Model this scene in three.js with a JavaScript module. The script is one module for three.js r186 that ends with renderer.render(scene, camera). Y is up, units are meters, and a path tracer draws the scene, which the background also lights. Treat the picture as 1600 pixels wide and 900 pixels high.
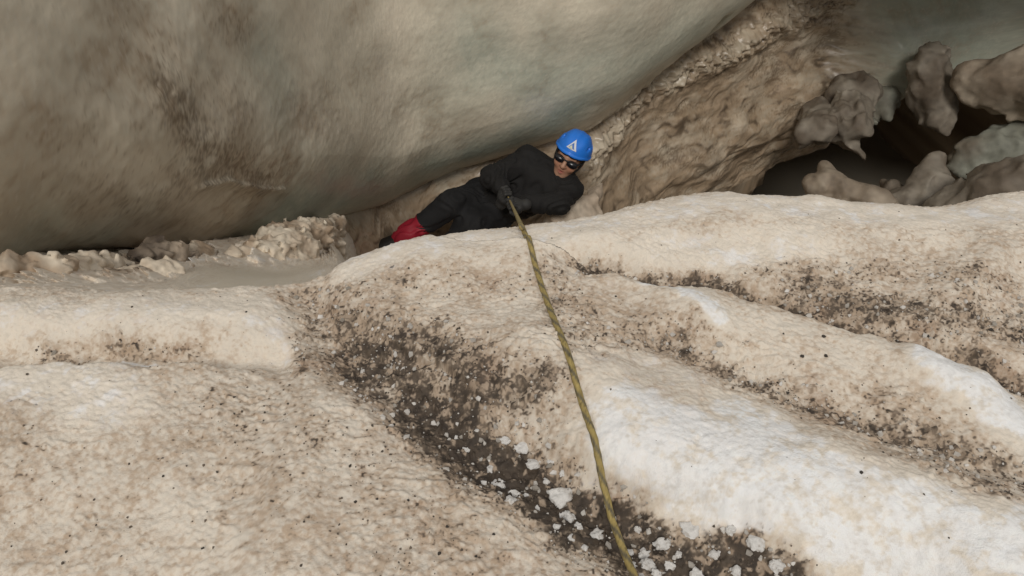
import * as THREE from 'three';
import { mergeGeometries } from 'three/addons/utils/BufferGeometryUtils.js';

// ---------------------------------------------------------------- camera, sky, sun, exposure
const scene = new THREE.Scene();
const PITCH = Math.PI / 4, FOCAL = 1236;                 // focal length in pixels of the 1600 x 900 photograph
const EYE = new THREE.Vector3(0, 0.9, 0);
const camera = new THREE.PerspectiveCamera(2 * Math.atan(450 / FOCAL) * 180 / Math.PI, 16 / 9, 0.05, 400);
camera.position.copy(EYE);
camera.rotation.set(-PITCH, 0, 0);
camera.updateMatrixWorld();

const SKY_W = 64, SKY_H = 32, skyData = new Float32Array(SKY_W * SKY_H * 4);
for (let j = 0; j < SKY_H; j++) for (let i = 0; i < SKY_W; i++) {
  const up = Math.sin(((j + 0.5) / SKY_H - 0.5) * Math.PI), k = (j * SKY_W + i) * 4;
  const l = 0.68 * (up > 0 ? (1 + 2 * up) / 3 : 0.3);             // an even overcast, brighter overhead
  skyData[k] = l * 1.0; skyData[k + 1] = l * 0.985; skyData[k + 2] = l * 0.965; skyData[k + 3] = 1;
}
const skyTex = new THREE.DataTexture(skyData, SKY_W, SKY_H, THREE.RGBAFormat, THREE.FloatType);
skyTex.mapping = THREE.EquirectangularReflectionMapping; skyTex.magFilter = THREE.LinearFilter; skyTex.needsUpdate = true;
scene.background = skyTex; scene.environment = skyTex;
const sun = new THREE.DirectionalLight(new THREE.Color(1, 0.95, 0.88), 1.5);
sun.position.set(-0.8, 7.4, 5.2); sun.target.position.set(0, -0.5, -1.5);
sun.castShadow = true; sun.shadow.radius = 24;
Object.assign(sun.shadow.camera, { left: -9, right: 9, top: 9, bottom: -9, near: 0.5, far: 40 });
sun.shadow.mapSize.set(2048, 2048);
scene.add(sun, sun.target);

const renderer = new THREE.WebGLRenderer({ antialias: true });
renderer.toneMapping = THREE.LinearToneMapping;
renderer.toneMappingExposure = 0.9;
renderer.shadowMap.enabled = true;

// ---------------------------------------------------------------- helpers
const V = (x, y, z) => new THREE.Vector3(x, y, z);
const clamp = (x, a = 0, b = 1) => x < a ? a : x > b ? b : x;
const sstep = (a, b, x) => { const t = clamp((x - a) / (b - a)); return t * t * (3 - 2 * t); };
const mix = (a, b, t) => a + (b - a) * t;
let seed = 20240611;
const rnd = () => { seed = (seed * 1664525 + 1013904223) >>> 0; return seed / 4294967296; };
const PERM = new Uint8Array(512);
{ const p = [...Array(256).keys()]; for (let i = 255; i > 0; i--) { const j = Math.floor(rnd() * (i + 1)); [p[i], p[j]] = [p[j], p[i]]; } for (let i = 0; i < 512; i++) PERM[i] = p[i & 255]; }
const G2 = [...Array(64)].map((_, i) => [Math.cos(i * 2.399), Math.sin(i * 2.399)]).flat();
function n2(x, y) {                                      // gradient noise, about -1 .. 1
  const X = Math.floor(x), Y = Math.floor(y), fx = x - X, fy = y - Y, u = fx * fx * fx * (fx * (fx * 6 - 15) + 10), v = fy * fy * fy * (fy * (fy * 6 - 15) + 10);
  const g = (ix, iy, dx, dy) => { const h = (PERM[PERM[ix & 255] + (iy & 255)] & 63) * 2; return G2[h] * dx + G2[h + 1] * dy; };
  const a = g(X, Y, fx, fy), b = g(X + 1, Y, fx - 1, fy), c = g(X, Y + 1, fx, fy - 1), d = g(X + 1, Y + 1, fx - 1, fy - 1);
  return 1.5 * (a + (b - a) * u + (c + (d - c) * u - a - (b - a) * u) * v);
}
function n3(x, y, z) {                                   // value noise in space, -1 .. 1
  const X = Math.floor(x), Y = Math.floor(y), Z = Math.floor(z), fx = x - X, fy = y - Y, fz = z - Z, u = fx * fx * (3 - 2 * fx), v = fy * fy * (3 - 2 * fy), w = fz * fz * (3 - 2 * fz);
  const h = (i, j, k) => PERM[PERM[PERM[(X + i) & 255] + ((Y + j) & 255)] + ((Z + k) & 255)] / 127.5 - 1;
  const l = (k) => { const a = h(0, 0, k), b = h(1, 0, k), c = h(0, 1, k), d = h(1, 1, k); return a + (b - a) * u + (c + (d - c) * u - a - (b - a) * u) * v; };
  const p = l(0); return p + (l(1) - p) * w;
}
function fbm(x, y, o = 4, g = 0.5) { let s = 0, a = 1, t = 0; for (let i = 0; i < o; i++) { s += a * n2(x, y); t += a; a *= g; x = x * 2.03 + 17.3; y = y * 2.03 - 9.1; } return s / t; }
function ridged(x, y, o = 4, g = 0.5) { let s = 0, a = 1, t = 0; for (let i = 0; i < o; i++) { s += a * (1 - Math.abs(n2(x, y))); t += a; a *= g; x = x * 2.07 + 5.3; y = y * 2.07 - 3.7; } return s / t; }
function fbm3(p, f, o = 3) { let s = 0, a = 1, t = 0; for (let i = 0; i < o; i++) { s += a * n3(p.x * f, p.y * f + 7.7 * i, p.z * f); t += a; a *= 0.5; f *= 2.1; } return s / t; }
function cell(x, y) {                                    // distance to the nearest scattered point, and that point's own number
  const X = Math.floor(x), Y = Math.floor(y); let best = 9, id = 0;
  for (let j = -1; j < 2; j++) for (let i = -1; i < 2; i++) {
    const h = PERM[PERM[(X + i) & 255] + ((Y + j) & 255)], k = PERM[h + 77];
    const dx = X + i + h / 256 - x, dy = Y + j + k / 256 - y, d = dx * dx + dy * dy;
    if (d < best) { best = d; id = PERM[h + 131] / 255; }
  }
  return [Math.sqrt(best), id];
}

const CP = Math.cos(PITCH), SP = Math.sin(PITCH);
const UP = V(0, CP, -SP), FWD = V(0, -SP, -CP), RT = V(1, 0, 0);
const ray = (px, py) => V((px - 800) / FOCAL, 0, 0).addScaledVector(UP, (450 - py) / FOCAL).add(FWD).normalize();
const at = (px, py, d) => ray(px, py).multiplyScalar(d).add(EYE);   // a place measured in the photograph, d metres from the eye

function tag(o, label, category, group, kind) {
  o.userData.label = label;
  if (category) o.userData.category = category;
  if (group) o.userData.group = group;
  if (kind) o.userData.kind = kind;
  return o;
}
const used = {};
function numbered(n) { used[n] = (used[n] ?? -1) + 1; return used[n] ? n + '_' + String(used[n]).padStart(3, '0') : n; }
function mesh(name, geo, mat, parent) {
  const m = new THREE.Mesh(geo, mat); m.castShadow = m.receiveShadow = true;
  m.name = parent ? name : numbered(name);
  (parent ?? scene).add(m); return m;
}
function gridGeo(nu, nv, f, uv) {                        // f(i, j, out) gives [x, y, z, r, g, b]
  const n = (nu + 1) * (nv + 1), pos = new Float32Array(n * 3), col = new Float32Array(n * 3), uvs = new Float32Array(n * 2), idx = new Uint32Array(nu * nv * 6);
  let k = 0; const o = [0, 0, 0, 1, 1, 1, 0, 0];
  for (let j = 0; j <= nv; j++) for (let i = 0; i <= nu; i++, k++) {
    f(i, j, o);
    pos[k * 3] = o[0]; pos[k * 3 + 1] = o[1]; pos[k * 3 + 2] = o[2];
    col[k * 3] = o[3]; col[k * 3 + 1] = o[4]; col[k * 3 + 2] = o[5]; uvs[k * 2] = o[6]; uvs[k * 2 + 1] = o[7];
  }
  k = 0;
  for (let j = 0; j < nv; j++) for (let i = 0; i < nu; i++) {
    const a = j * (nu + 1) + i, b = a + 1, c = a + nu + 1, d = c + 1;
    idx[k++] = a; idx[k++] = b; idx[k++] = d; idx[k++] = a; idx[k++] = d; idx[k++] = c;
  }
  const g = new THREE.BufferGeometry();
  g.setAttribute('position', new THREE.BufferAttribute(pos, 3)); g.setAttribute('color', new THREE.BufferAttribute(col, 3)); g.setAttribute('uv', new THREE.BufferAttribute(uvs, 2));
  g.setIndex(new THREE.BufferAttribute(idx, 1)); g.computeVertexNormals(); return g;
}
// a smooth surface round the places where f(p) < 0
function nets(f, lo, hi, c, colour) {
  const nx = Math.ceil((hi.x - lo.x) / c) + 1, ny = Math.ceil((hi.y - lo.y) / c) + 1, nz = Math.ceil((hi.z - lo.z) / c) + 1;
  const F = new Float32Array(nx * ny * nz), p = V(0, 0, 0); let q = 0;
  for (let k = 0; k < nz; k++) for (let j = 0; j < ny; j++) for (let i = 0; i < nx; i++) F[q++] = f(p.set(lo.x + i * c, lo.y + j * c, lo.z + k * c));
  const id = new Int32Array(nx * ny * nz).fill(-1), pos = [], idx = [], st = [1, nx, nx * ny];
  const at8 = [0, 1, nx, nx + 1, nx * ny, nx * ny + 1, nx * ny + nx, nx * ny + nx + 1];
  for (let k = 0; k < nz - 1; k++) for (let j = 0; j < ny - 1; j++) for (let i = 0; i < nx - 1; i++) {
    const b = i + j * nx + k * nx * ny; let m = 0;
    for (let e = 0; e < 8; e++) if (F[b + at8[e]] < 0) m |= 1 << e;
    if (m === 0 || m === 255) continue;
    let sx = 0, sy = 0, sz = 0, n = 0;
    for (let e = 0; e < 8; e++) for (let a = 0; a < 3; a++) {
      if (e >> a & 1) continue; const g = e | 1 << a, u = F[b + at8[e]], w = F[b + at8[g]];
      if ((u < 0) === (w < 0)) continue;
      const t = u / (u - w); n++;
      sx += (e & 1) + (a === 0 ? t : 0); sy += (e >> 1 & 1) + (a === 1 ? t : 0); sz += (e >> 2 & 1) + (a === 2 ? t : 0);
    }
    id[b] = pos.length / 3; pos.push(lo.x + (i + sx / n) * c, lo.y + (j + sy / n) * c, lo.z + (k + sz / n) * c);
  }
  for (let k = 1; k < nz - 1; k++) for (let j = 1; j < ny - 1; j++) for (let i = 1; i < nx - 1; i++) {
    const b = i + j * nx + k * nx * ny;
    for (let a = 0; a < 3; a++) {
      const u = F[b] < 0, w = F[b + st[a]] < 0; if (u === w) continue;
      const s1 = st[(a + 1) % 3], s2 = st[(a + 2) % 3], v0 = id[b], v1 = id[b - s1], v2 = id[b - s1 - s2], v3 = id[b - s2];
      if (v0 < 0 || v1 < 0 || v2 < 0 || v3 < 0) continue;
      if (u) idx.push(v0, v1, v2, v0, v2, v3); else idx.push(v0, v2, v1, v0, v3, v2);
    }
  }
  const g = new THREE.BufferGeometry(), P = new Float32Array(pos);
  g.setAttribute('position', new THREE.BufferAttribute(P, 3));
  const uv = new Float32Array(P.length / 3 * 2);
  for (let i = 0; i < P.length / 3; i++) { uv[i * 2] = P[i * 3] + P[i * 3 + 2] * 0.6; uv[i * 2 + 1] = P[i * 3 + 1] + P[i * 3 + 2] * 0.3; }
  g.setAttribute('uv', new THREE.BufferAttribute(uv, 2));
  if (colour) { const C = new Float32Array(P.length), o = [0, 0, 0]; for (let i = 0; i < P.length; i += 3) { colour(p.set(P[i], P[i + 1], P[i + 2]), o); C.set(o, i); } g.setAttribute('color', new THREE.BufferAttribute(C, 3)); }
  g.setIndex(idx); g.computeVertexNormals(); return g;
}
const smin = (a, b, k) => { const h = Math.max(k - Math.abs(a - b), 0) / k; return Math.min(a, b) - h * h * k / 4; };
function capsule(p, a, b, ra, rb) {
  const bx = b.x - a.x, by = b.y - a.y, bz = b.z - a.z, px = p.x - a.x, py = p.y - a.y, pz = p.z - a.z;
  const t = clamp((px * bx + py * by + pz * bz) / (bx * bx + by * by + bz * bz + 1e-9));
  return Math.hypot(px - bx * t, py - by * t, pz - bz * t) - ra - (rb - ra) * t;
}
// distance to a line of points; also which side, and how far along (0..1)
function lineDist(L, x, y) {
  let best = 1e9, side = 1, along = 0; const n = L.length - 1;
  for (let i = 0; i < n; i++) {
    const a = L[i], b = L[i + 1], dx = b[0] - a[0], dy = b[1] - a[1], px = x - a[0], py = y - a[1];
    const t = clamp((px * dx + py * dy) / (dx * dx + dy * dy)), ex = px - dx * t, ey = py - dy * t, d = ex * ex + ey * ey;
    if (d < best) { best = d; side = dx * py - dy * px > 0 ? 1 : -1; along = (i + t) / n; }
  }
  return [Math.sqrt(best), side, along];
}
function curve(pts) {                                    // smooth y(x) through points sorted by x
  const n = pts.length, m = [];
  for (let i = 0; i < n; i++) { const a = pts[Math.max(0, i - 1)], b = pts[Math.min(n - 1, i + 1)]; m.push((b[1] - a[1]) / (b[0] - a[0])); }
  return (x) => {
    if (x <= pts[0][0]) return pts[0][1] + m[0] * (x - pts[0][0]); if (x >= pts[n - 1][0]) return pts[n - 1][1] + m[n - 1] * (x - pts[n - 1][0]);
    let i = 0; while (x > pts[i + 1][0]) i++;
    const h = pts[i + 1][0] - pts[i][0], t = (x - pts[i][0]) / h, a = t * t * (3 - 2 * t);
    return pts[i][1] * (1 - a) + pts[i + 1][1] * a + h * t * (1 - t) * (m[i] * (1 - t) - m[i + 1] * t);
  };
}
function spaced(segs) { const a = []; for (const [from, to, n, pow] of segs) for (let i = 0; i < n; i++) { const t = i / n; a.push(from + (to - from) * (pow ? (pow > 0 ? t ** pow : 1 - (1 - t) ** -pow) : t)); } a.push(segs[segs.length - 1][1]); return a; }

function tileTex(n, f, srgb) {                           // a repeating texture of grain
  const d = new Uint8Array(n * n * 4);
  for (let j = 0; j < n; j++) for (let i = 0; i < n; i++) { const v = clamp(f(i / n, j / n)) * 255, k = (j * n + i) * 4; d[k] = d[k + 1] = d[k + 2] = v; d[k + 3] = 255; }
  const t = new THREE.DataTexture(d, n, n); t.wrapS = t.wrapT = THREE.RepeatWrapping; t.magFilter = THREE.LinearFilter; t.minFilter = THREE.LinearMipmapLinearFilter; t.generateMipmaps = true;
  if (srgb) t.colorSpace = THREE.SRGBColorSpace; t.needsUpdate = true; return t;
}
const wrapNoise = (f) => (u, v) => { const a = f(u, v), b = f(u - 1, v), c = f(u, v - 1), d = f(u - 1, v - 1); return (a * (1 - u) + b * u) * (1 - v) + (c * (1 - u) + d * u) * v; };
const grainTex = tileTex(512, wrapNoise((u, v) => 0.5 + 0.45 * fbm(u * 60 + 300, v * 60 + 300, 4, 0.7)));
const iceTex = tileTex(512, wrapNoise((u, v) => 0.5 + 0.5 * fbm(u * 14 + 300 + fbm(u * 5 + 90, v * 5 + 90, 2), v * 30 + 300, 5, 0.6)));
const snowMat = new THREE.MeshStandardMaterial({ vertexColors: true, roughness: 0.75, bumpMap: grainTex, bumpScale: 0.0016 });
const iceMat = new THREE.MeshPhysicalMaterial({ vertexColors: true, roughness: 0.32, bumpMap: iceTex, bumpScale: 0.0008, specularIntensity: 0.8 });

// ---------------------------------------------------------------- the near side of the crevasse
const TILT = 0.09;
function slopeHit(px, py) { const r = ray(px, py), t = -(EYE.y - TILT * EYE.z) / (r.y - TILT * r.z); return [EYE.x + r.x * t, EYE.z + r.z * t]; }
const LIP_R = 0.1;
const lipPts = [[-500, 470], [-200, 462], [0, 458], [250, 453], [420, 446], [495, 432], [545, 401], [620, 387], [720, 364], [860, 353], [940, 339], [1010, 320], [1090, 306], [1200, 307], [1290, 310], [1340, 319], [1490, 322], [1600, 297], [1800, 270], [2300, 262]]
  .map(([x, y]) => { const h = slopeHit(x, y); return [h[0], h[1] + 0.041]; });
const zLip = curve(lipPts);
const sl = (pts) => pts.map(([x, y]) => slopeHit(x, y));   // photograph -> (x, z) on the plain slope

// hollows, mounds and steps, metres
const BUMPS = [
  [sl([[485, 470], [560, 560], [640, 625], [700, 672], [780, 720], [850, 755], [930, 805], [1010, 842], [1110, 880], [1250, 925], [1400, 970]]), 0.055, -0.04],   // the dark gully
  [sl([[900, 418], [1080, 436], [1200, 470], [1320, 508], [1450, 550], [1620, 600]]), 0.035, -0.035],                                                        // the gully behind the ridge
  [sl([[1040, 545], [1150, 590], [1280, 640], [1400, 690], [1620, 770]]), 0.04, -0.02],
  [sl([[-80, 540], [60, 556], [140, 560], [300, 562], [430, 568]]), 0.03, -0.022],                                                                          // trough behind the left mound
  [sl([[-80, 500], [150, 495], [330, 500], [440, 500]]), 0.05, 0.02],
  [sl([[-100, 720], [120, 730], [300, 790], [460, 900], [560, 1000]]), 0.18, 0.03],
  [sl([[820, 570], [960, 655], [1150, 730], [1350, 790], [1560, 870]]), 0.09, 0.045],
  [sl([[960, 445], [1060, 480], [1110, 515]]), 0.035, 0.02],
  [sl([[1440, 600], [1520, 630], [1600, 690]]), 0.045, 0.025],
  [sl([[640, 420], [850, 400], [1000, 370], [1120, 350], [1300, 365], [1500, 375], [1650, 360]]), 0.07, 0.02],
  [sl([[545, 470], [620, 500], [700, 520]]), 0.06, 0.012],
  [sl([[1490, 460], [1560, 410], [1640, 390]]), 0.05, 0.018],
];
const STEPS = [                                           // the first number is the rise on the right hand of the line's direction (towards the viewer when it runs left to right)
  [sl([[-90, 596], [0, 592], [130, 581], [280, 589], [400, 586], [480, 583]]), 0.03, 0.012, 0.2],
  [sl([[1000, 428], [1060, 438], [1120, 462], [1250, 500], [1400, 550], [1500, 582], [1640, 660]]), 0.035, 0.014, 0.25],
  [sl([[1420, 955], [1330, 893], [1260, 868], [1180, 832], [1080, 797], [1000, 775], [930, 742], [860, 700], [800, 660]]), 0.03, 0.024, 0.16],
  [sl([[175, 576], [230, 572], [285, 576]]), 0.008, 0.005, 0.03],
];
const DIRT = [                                            // line, half width, how much grit
  [sl([[650, 630], [700, 676], [780, 728], [850, 765], [930, 812], [1000, 842]]), 0.06, 1.0],
  [sl([[1000, 838], [1110, 872], [1250, 910], [1400, 965]]), 0.042, 0.95],
  [sl([[560, 545], [620, 595], [690, 650], [720, 670]]), 0.075, 0.66],
  [sl([[500, 470], [560, 520], [640, 550]]), 0.08, 0.5],
  [sl([[680, 560], [760, 625], [850, 630]]), 0.07, 0.56],
  [sl([[484, 450], [480, 520], [478, 580]]), 0.02, 0.5],
  [sl([[910, 420], [1080, 432], [1200, 465], [1320, 502], [1450, 545], [1620, 600]]), 0.03, 0.72],
  [sl([[1260, 455], [1400, 490], [1560, 510], [1650, 520]]), 0.07, 0.52],
  [sl([[1040, 545], [1150, 590], [1280, 640], [1400, 690], [1620, 765]]), 0.042, 0.48],
  [sl([[900, 560], [1000, 540], [1100, 560]]), 0.06, 0.36],
  [sl([[420, 690], [550, 760], [660, 830], [760, 900]]), 0.13, 0.2],
  [sl([[-50, 700], [60, 760], [160, 830]]), 0.08, 0.15],
  [sl([[60, 560], [110, 558]]), 0.035, 0.42],
  [sl([[180, 545], [300, 550]]), 0.03, 0.32],
  [sl([[860, 440], [900, 520], [930, 580]]), 0.05, 0.34],
  [sl([[620, 450], [720, 460], [800, 470]]), 0.04, 0.26],
  [sl([[1200, 420], [1450, 440], [1600, 470]]), 0.05, 0.32],
  [sl([[1380, 650], [1420, 720], [1540, 790]]), 0.05, 0.38],
];
const CLEAN = [                                           // line, half width, how clean and white
  [sl([[950, 690], [1060, 705], [1170, 725], [1260, 785], [1400, 835], [1580, 885]]), 0.05, 0.74],
  [sl([[960, 725], [1050, 755], [1200, 810], [1330, 865], [1450, 920]]), 0.042, 0.8], [sl([[1130, 660], [1200, 690]]), 0.03, 0.7], [sl([[960, 600], [1060, 610]]), 0.05, 0.3],
  [sl([[1010, 448], [1070, 478], [1108, 512]]), 0.024, 0.85],
  [sl([[1450, 595], [1520, 635], [1600, 705]]), 0.036, 0.9],
  [sl([[40, 610], [150, 630], [200, 660]]), 0.06, 0.42],
  [sl([[-60, 510], [200, 498], [400, 490], [435, 540]]), 0.045, 0.36],
  [sl([[180, 573], [285, 576]]), 0.009, 0.8],
  [sl([[560, 410], [720, 380], [860, 380], [1000, 345], [1110, 325], [1300, 335], [1480, 345], [1620, 325]]), 0.05, 0.4],
  [sl([[1020, 390], [1160, 395], [1260, 390]]), 0.04, 0.4],
];
const W2 = [0, 0];
function warp(x, v, h) {
  W2[0] = x + 0.03 * fbm(x * 9, v * 9, 3, 0.6) + 0.007 * n3(x * 70, v * 70, h * 70); W2[1] = v + 0.03 * fbm(x * 9 + 40, v * 9 + 13, 3, 0.6) + 0.007 * n3(x * 70 + 31, v * 70, h * 70); return W2;
}
function fields(x, v) {
  const h = relief(x, v, null, false), w = warp(x, v, h), wx = w[0], wv = w[1]; let dirt = 0, clean = 0;
  for (const [L, r, a] of DIRT) { const d = lineDist(L, wx, wv)[0]; if (d < r * 2.4) dirt = Math.max(dirt, a * Math.exp(-d * d / r / r)); }
  for (const [L, r, a] of CLEAN) { const d = lineDist(L, wx, wv)[0]; if (d < r * 2.4) clean = Math.max(clean, a * Math.exp(-((d / r) ** 4) * 0.7)); }
  const far = 0.5 + 0.5 * fbm(x * 2.3, v * 2.3, 4);
  return [clamp(dirt * (1 - 0.85 * clean) + 0.16 * far * far + 0.08), clean, h];
}
function relief(x, v, fl, fine = true) {                  // height over the plain slope
  let h = 0.02 * fbm(x * 2.1 + 4, v * 2.1, 3);
  const wx = x + 0.012 * n2(x * 14, v * 14) + 0.003 * n2(x * 60, v * 60), wv = v + 0.012 * n2(x * 14 + 9, v * 14 + 5) + 0.003 * n2(x * 60 + 9, v * 60 + 5);
  for (const [L, r, a] of BUMPS) { const d = lineDist(L, wx, wv)[0]; if (d < r * 2.6) h += a * Math.exp(-d * d / r / r); }
  for (const [L, H, w, fall] of STEPS) {
    const [d, side] = lineDist(L, wx, wv); if (d > fall * 3) continue;
    const e0 = L[0], e1 = L[L.length - 1], s = d * side, end = sstep(0.02, 0.16, Math.min(Math.hypot(wx - e0[0], wv - e0[1]), Math.hypot(wx - e1[0], wv - e1[1])));
    h += H * end * sstep(-w, w, s) * Math.exp(-Math.max(0, s) / fall) * (s < 0 ? 1 : 1);
  }
  if (!fine) return h;
  const rough = clamp(0.33 + fl[0] * 1.3 - fl[1] * 0.35 + 0.35 * fbm(x * 6 + 33, v * 6, 2), 0.16, 1.1);
  h += 0.006 * fbm(x * 13, v * 13 + 3, 3) + 0.004 * rough * fbm(x * 42, v * 42, 3, 0.6) + 0.0022 * rough * n2(x * 170, v * 170) - 0.0016 * Math.min(1, cell(x * 125, v * 125)[0]);
  if (rough > 0.4) { const c = cell(x * 62 + 3 * n2(x * 20, v * 20), v * 62); h += 0.006 * (rough - 0.3) * (c[1] > 0.5 ? 1.3 : 0.15) * (1 - sstep(0.1, 0.6, c[0])); }
  return h;
}
function slopeBase(x, v, o) {                             // point and normal of the plain slope; v < 0 goes over the lip and down
  const zl = zLip(x), zc = Math.min(zl + v, 1.2), y0 = TILT * zc;
  if (v >= 0) { o[0] = x; o[1] = y0; o[2] = zl + v; o[3] = 0; o[4] = 1; o[5] = 0; return; }
  const a = -v, th = Math.min(a / LIP_R, 1.75), yl = TILT * zl, rest = a - LIP_R * 1.75 > 0 ? a - LIP_R * 1.75 : 0;
  o[0] = x; o[1] = yl - LIP_R + LIP_R * Math.cos(th) - rest; o[2] = zl - LIP_R * Math.sin(th) + rest * 0.18 * (rest < 1 ? 1 : 1 / rest);
  o[3] = 0; o[4] = Math.cos(th); o[5] = -Math.sin(th);
}
const B6 = [0, 0, 0, 0, 0, 0];
function slopePoint(x, v, lift = 0) { slopeBase(x, v, B6); const w = v + zLip(x), h = relief(x, w, fields(x, w)) + lift; return V(B6[0] + B6[3] * h, B6[1] + B6[4] * h, B6[2] + B6[5] * h); }
const SNOW = { white: [0.86, 0.85, 0.835], cream: [0.81, 0.73, 0.62], tan: [0.45, 0.345, 0.25], rust: [0.35, 0.23, 0.15], grit: [0.045, 0.033, 0.024], mud: [0.07, 0.05, 0.033] };
function snowColour(x, v, fl, o) {
  const [dirt, clean, h = 0] = fl, blotch = fbm(x * 7 + 70, v * 7, 3, 0.65), mid = 1.25 * (0.5 * n3(x * 36 + 5, v * 36, h * 36) + 0.32 * n3(x * 75, v * 75 + 8, h * 75) + 0.2 * n3(x * 155, v * 155, h * 155)), hi = n3(x * 300 + 11, v * 300, h * 300), h2 = n3(x * 160, v * 160 + 50, h * 160), h3 = n3(x * 520 + 3, v * 520, h * 520), fineN = 0.5 * h2 + 0.35 * hi + 0.25 * h3;
  const white = sstep(0.3, 0.85, clean + 0.45 * mid + 0.34 * fineN + 0.3 * blotch + 0.25 * (cell(x * 70, v * 70)[1] - 0.5)), gc = cell(x * 125 + 0.5 * h2, v * 125 + 0.5 * hi), gr = gc[1] - 0.5, film = sstep(0.05, 1.05, 0.26 + 0.42 * blotch + 0.28 * mid + 0.6 * fineN + 0.35 * gr + dirt * 1.1 - clean * 0.5);
  const grain = 0.6 * hi + 0.42 * h2 + 0.2 * h3, val = grain + 0.35 * mid + 0.2 * blotch + 1.75 * dirt - 0.35 * clean;
  const grit = sstep(0.98, 1.3, val) * (0.55 + 0.4 * sstep(-0.3, 0.5, n2(x * 60 + 400, v * 60))), mud = sstep(0.45, 1.0, dirt + 0.3 * mid + 0.28 * fineN + 0.15 * blotch) * 0.9;
  const rust = sstep(0.0, 0.6, fbm(x * 12 + 300, v * 12, 2)) * sstep(0.1, 0.5, dirt) * 0.6;
  const crumb = sstep(0.24, 0.5, n2(x * 58 + 900, v * 58) * 0.7 + 0.45 * h2 + 0.2 * hi) * sstep(0.3, 0.75, dirt) * 0.75;
  for (let k = 0; k < 3; k++) {
    let c = mix(SNOW.cream[k], SNOW.white[k], white); c = mix(c, mix(SNOW.tan[k], SNOW.rust[k], rust), film * (1 - 0.62 * white));
    c = mix(c, SNOW.mud[k], mud); c = mix(c, SNOW.grit[k], clamp(grit)); c = mix(c, SNOW.tan[k] * 1.15 + 0.03, crumb * 0.9);
    o[3 + k] = Math.min(0.88, c * (1 + 0.14 * fineN + 0.08 * mid + 0.13 * gr));
  }
}
{
  const X = spaced([[-30, -1.3, 70, -3], [-1.3, 1.4, 1180], [1.4, 30, 70, 3]]);
  const VV = spaced([[-8.6, -0.35, 60, -1.6], [-0.35, 0.0, 110], [0.0, 0.95, 430], [0.95, 30, 80, 3]]);
  const nu = X.length - 1, nv = VV.length - 1, i0 = 70, i1 = 1250, j0 = 60, j1 = 600, F = new Float32Array((nu + 1) * (nv + 1) * 3), b = [0, 0, 0, 0, 0, 0];
  const all = gridGeo(nu, nv, (i, j, o) => {
    const x = X[i], v = VV[j], w = v + zLip(x), fl = fields(x, w); slopeBase(x, v, b); F.set(fl, (j * (nu + 1) + i) * 3);
    const h = relief(x, w, fl); o[0] = b[0] + b[3] * h; o[1] = b[1] + b[4] * h; o[2] = b[2] + b[5] * h;
    if (i <= i0 || i >= i1 || j <= j0 || j >= j1) snowColour(x, w, fl, o);
    o[6] = (x + 1.3) / 2.7; o[7] = (v + 0.35) / 1.3;
  });
  all.index.array.reverse(); all.computeVertexNormals();
  function cut(inside) {                                  // the part in front of the viewer carries its own fine colours, the rest goes by vertex
    const map = new Int32Array((nu + 1) * (nv + 1)).fill(-1), idx = []; let n = 0;
    for (let j = 0; j < nv; j++) for (let i = 0; i < nu; i++) {
      if ((i >= i0 && i < i1 && j >= j0 && j < j1) !== inside) continue;
      const q = [j * (nu + 1) + i, j * (nu + 1) + i + 1, (j + 1) * (nu + 1) + i, (j + 1) * (nu + 1) + i + 1]; for (const k of q) if (map[k] < 0) map[k] = n++;
      idx.push(map[q[3]], map[q[1]], map[q[0]], map[q[2]], map[q[3]], map[q[0]]);
    }
    const g = new THREE.BufferGeometry();
    for (const name of inside ? ['position', 'normal', 'uv'] : ['position', 'normal', 'uv', 'color']) {
      const a = all.attributes[name], w = a.itemSize, d = new Float32Array(n * w); for (let k = 0; k < map.length; k++) if (map[k] >= 0) for (let c = 0; c < w; c++) d[map[k] * w + c] = a.array[k * w + c];
      g.setAttribute(name, new THREE.BufferAttribute(d, w));
    }
    g.setIndex(idx); return g;
  }
  const TW = 2048, TH = 1536, data = new Uint8Array(TW * TH * 4), o = [0, 0, 0, 0, 0, 0], lut = new Uint8Array(4097).map((_, i) => { const c = i / 4096; return Math.round(255 * (c <= 0.0031308 ? 12.92 * c : 1.055 * c ** (1 / 2.4) - 0.055)); });
  const lipAt = Float32Array.from({ length: TW }, (_, c) => zLip(-1.3 + 2.7 * (c + 0.5) / TW));
  for (let r = 0; r < TH; r++) for (let c = 0; c < TW; c++) {
    const x = -1.3 + 2.7 * (c + 0.5) / TW, v = -0.35 + 1.3 * (r + 0.5) / TH, fi = i0 + (x + 1.3) / 2.7 * 1180, fj = v < 0 ? j0 + (v + 0.35) / 0.35 * 110 : j0 + 110 + v / 0.95 * 430;
    const ii = Math.min(nu - 1, Math.floor(fi)), jj = Math.min(nv - 1, Math.floor(fj)), tx = fi - ii, ty = fj - jj, k = (jj * (nu + 1) + ii) * 3, k2 = k + (nu + 1) * 3, lerp = (e) => mix(mix(F[k + e], F[k + e + 3], tx), mix(F[k2 + e], F[k2 + e + 3], tx), ty);
    snowColour(x, v + lipAt[c], [lerp(0), lerp(1), lerp(2)], o);
    const q = (r * TW + c) * 4; for (let e = 0; e < 3; e++) data[q + e] = lut[Math.round(clamp(o[3 + e]) * 4096)]; data[q + 3] = 255;
  }
  const map = new THREE.DataTexture(data, TW, TH); map.colorSpace = THREE.SRGBColorSpace; map.magFilter = THREE.LinearFilter; map.minFilter = THREE.LinearMipmapLinearFilter; map.generateMipmaps = true; map.needsUpdate = true;
  const bump = grainTex.clone(); bump.repeat.set(16, 8); bump.needsUpdate = true;
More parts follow.
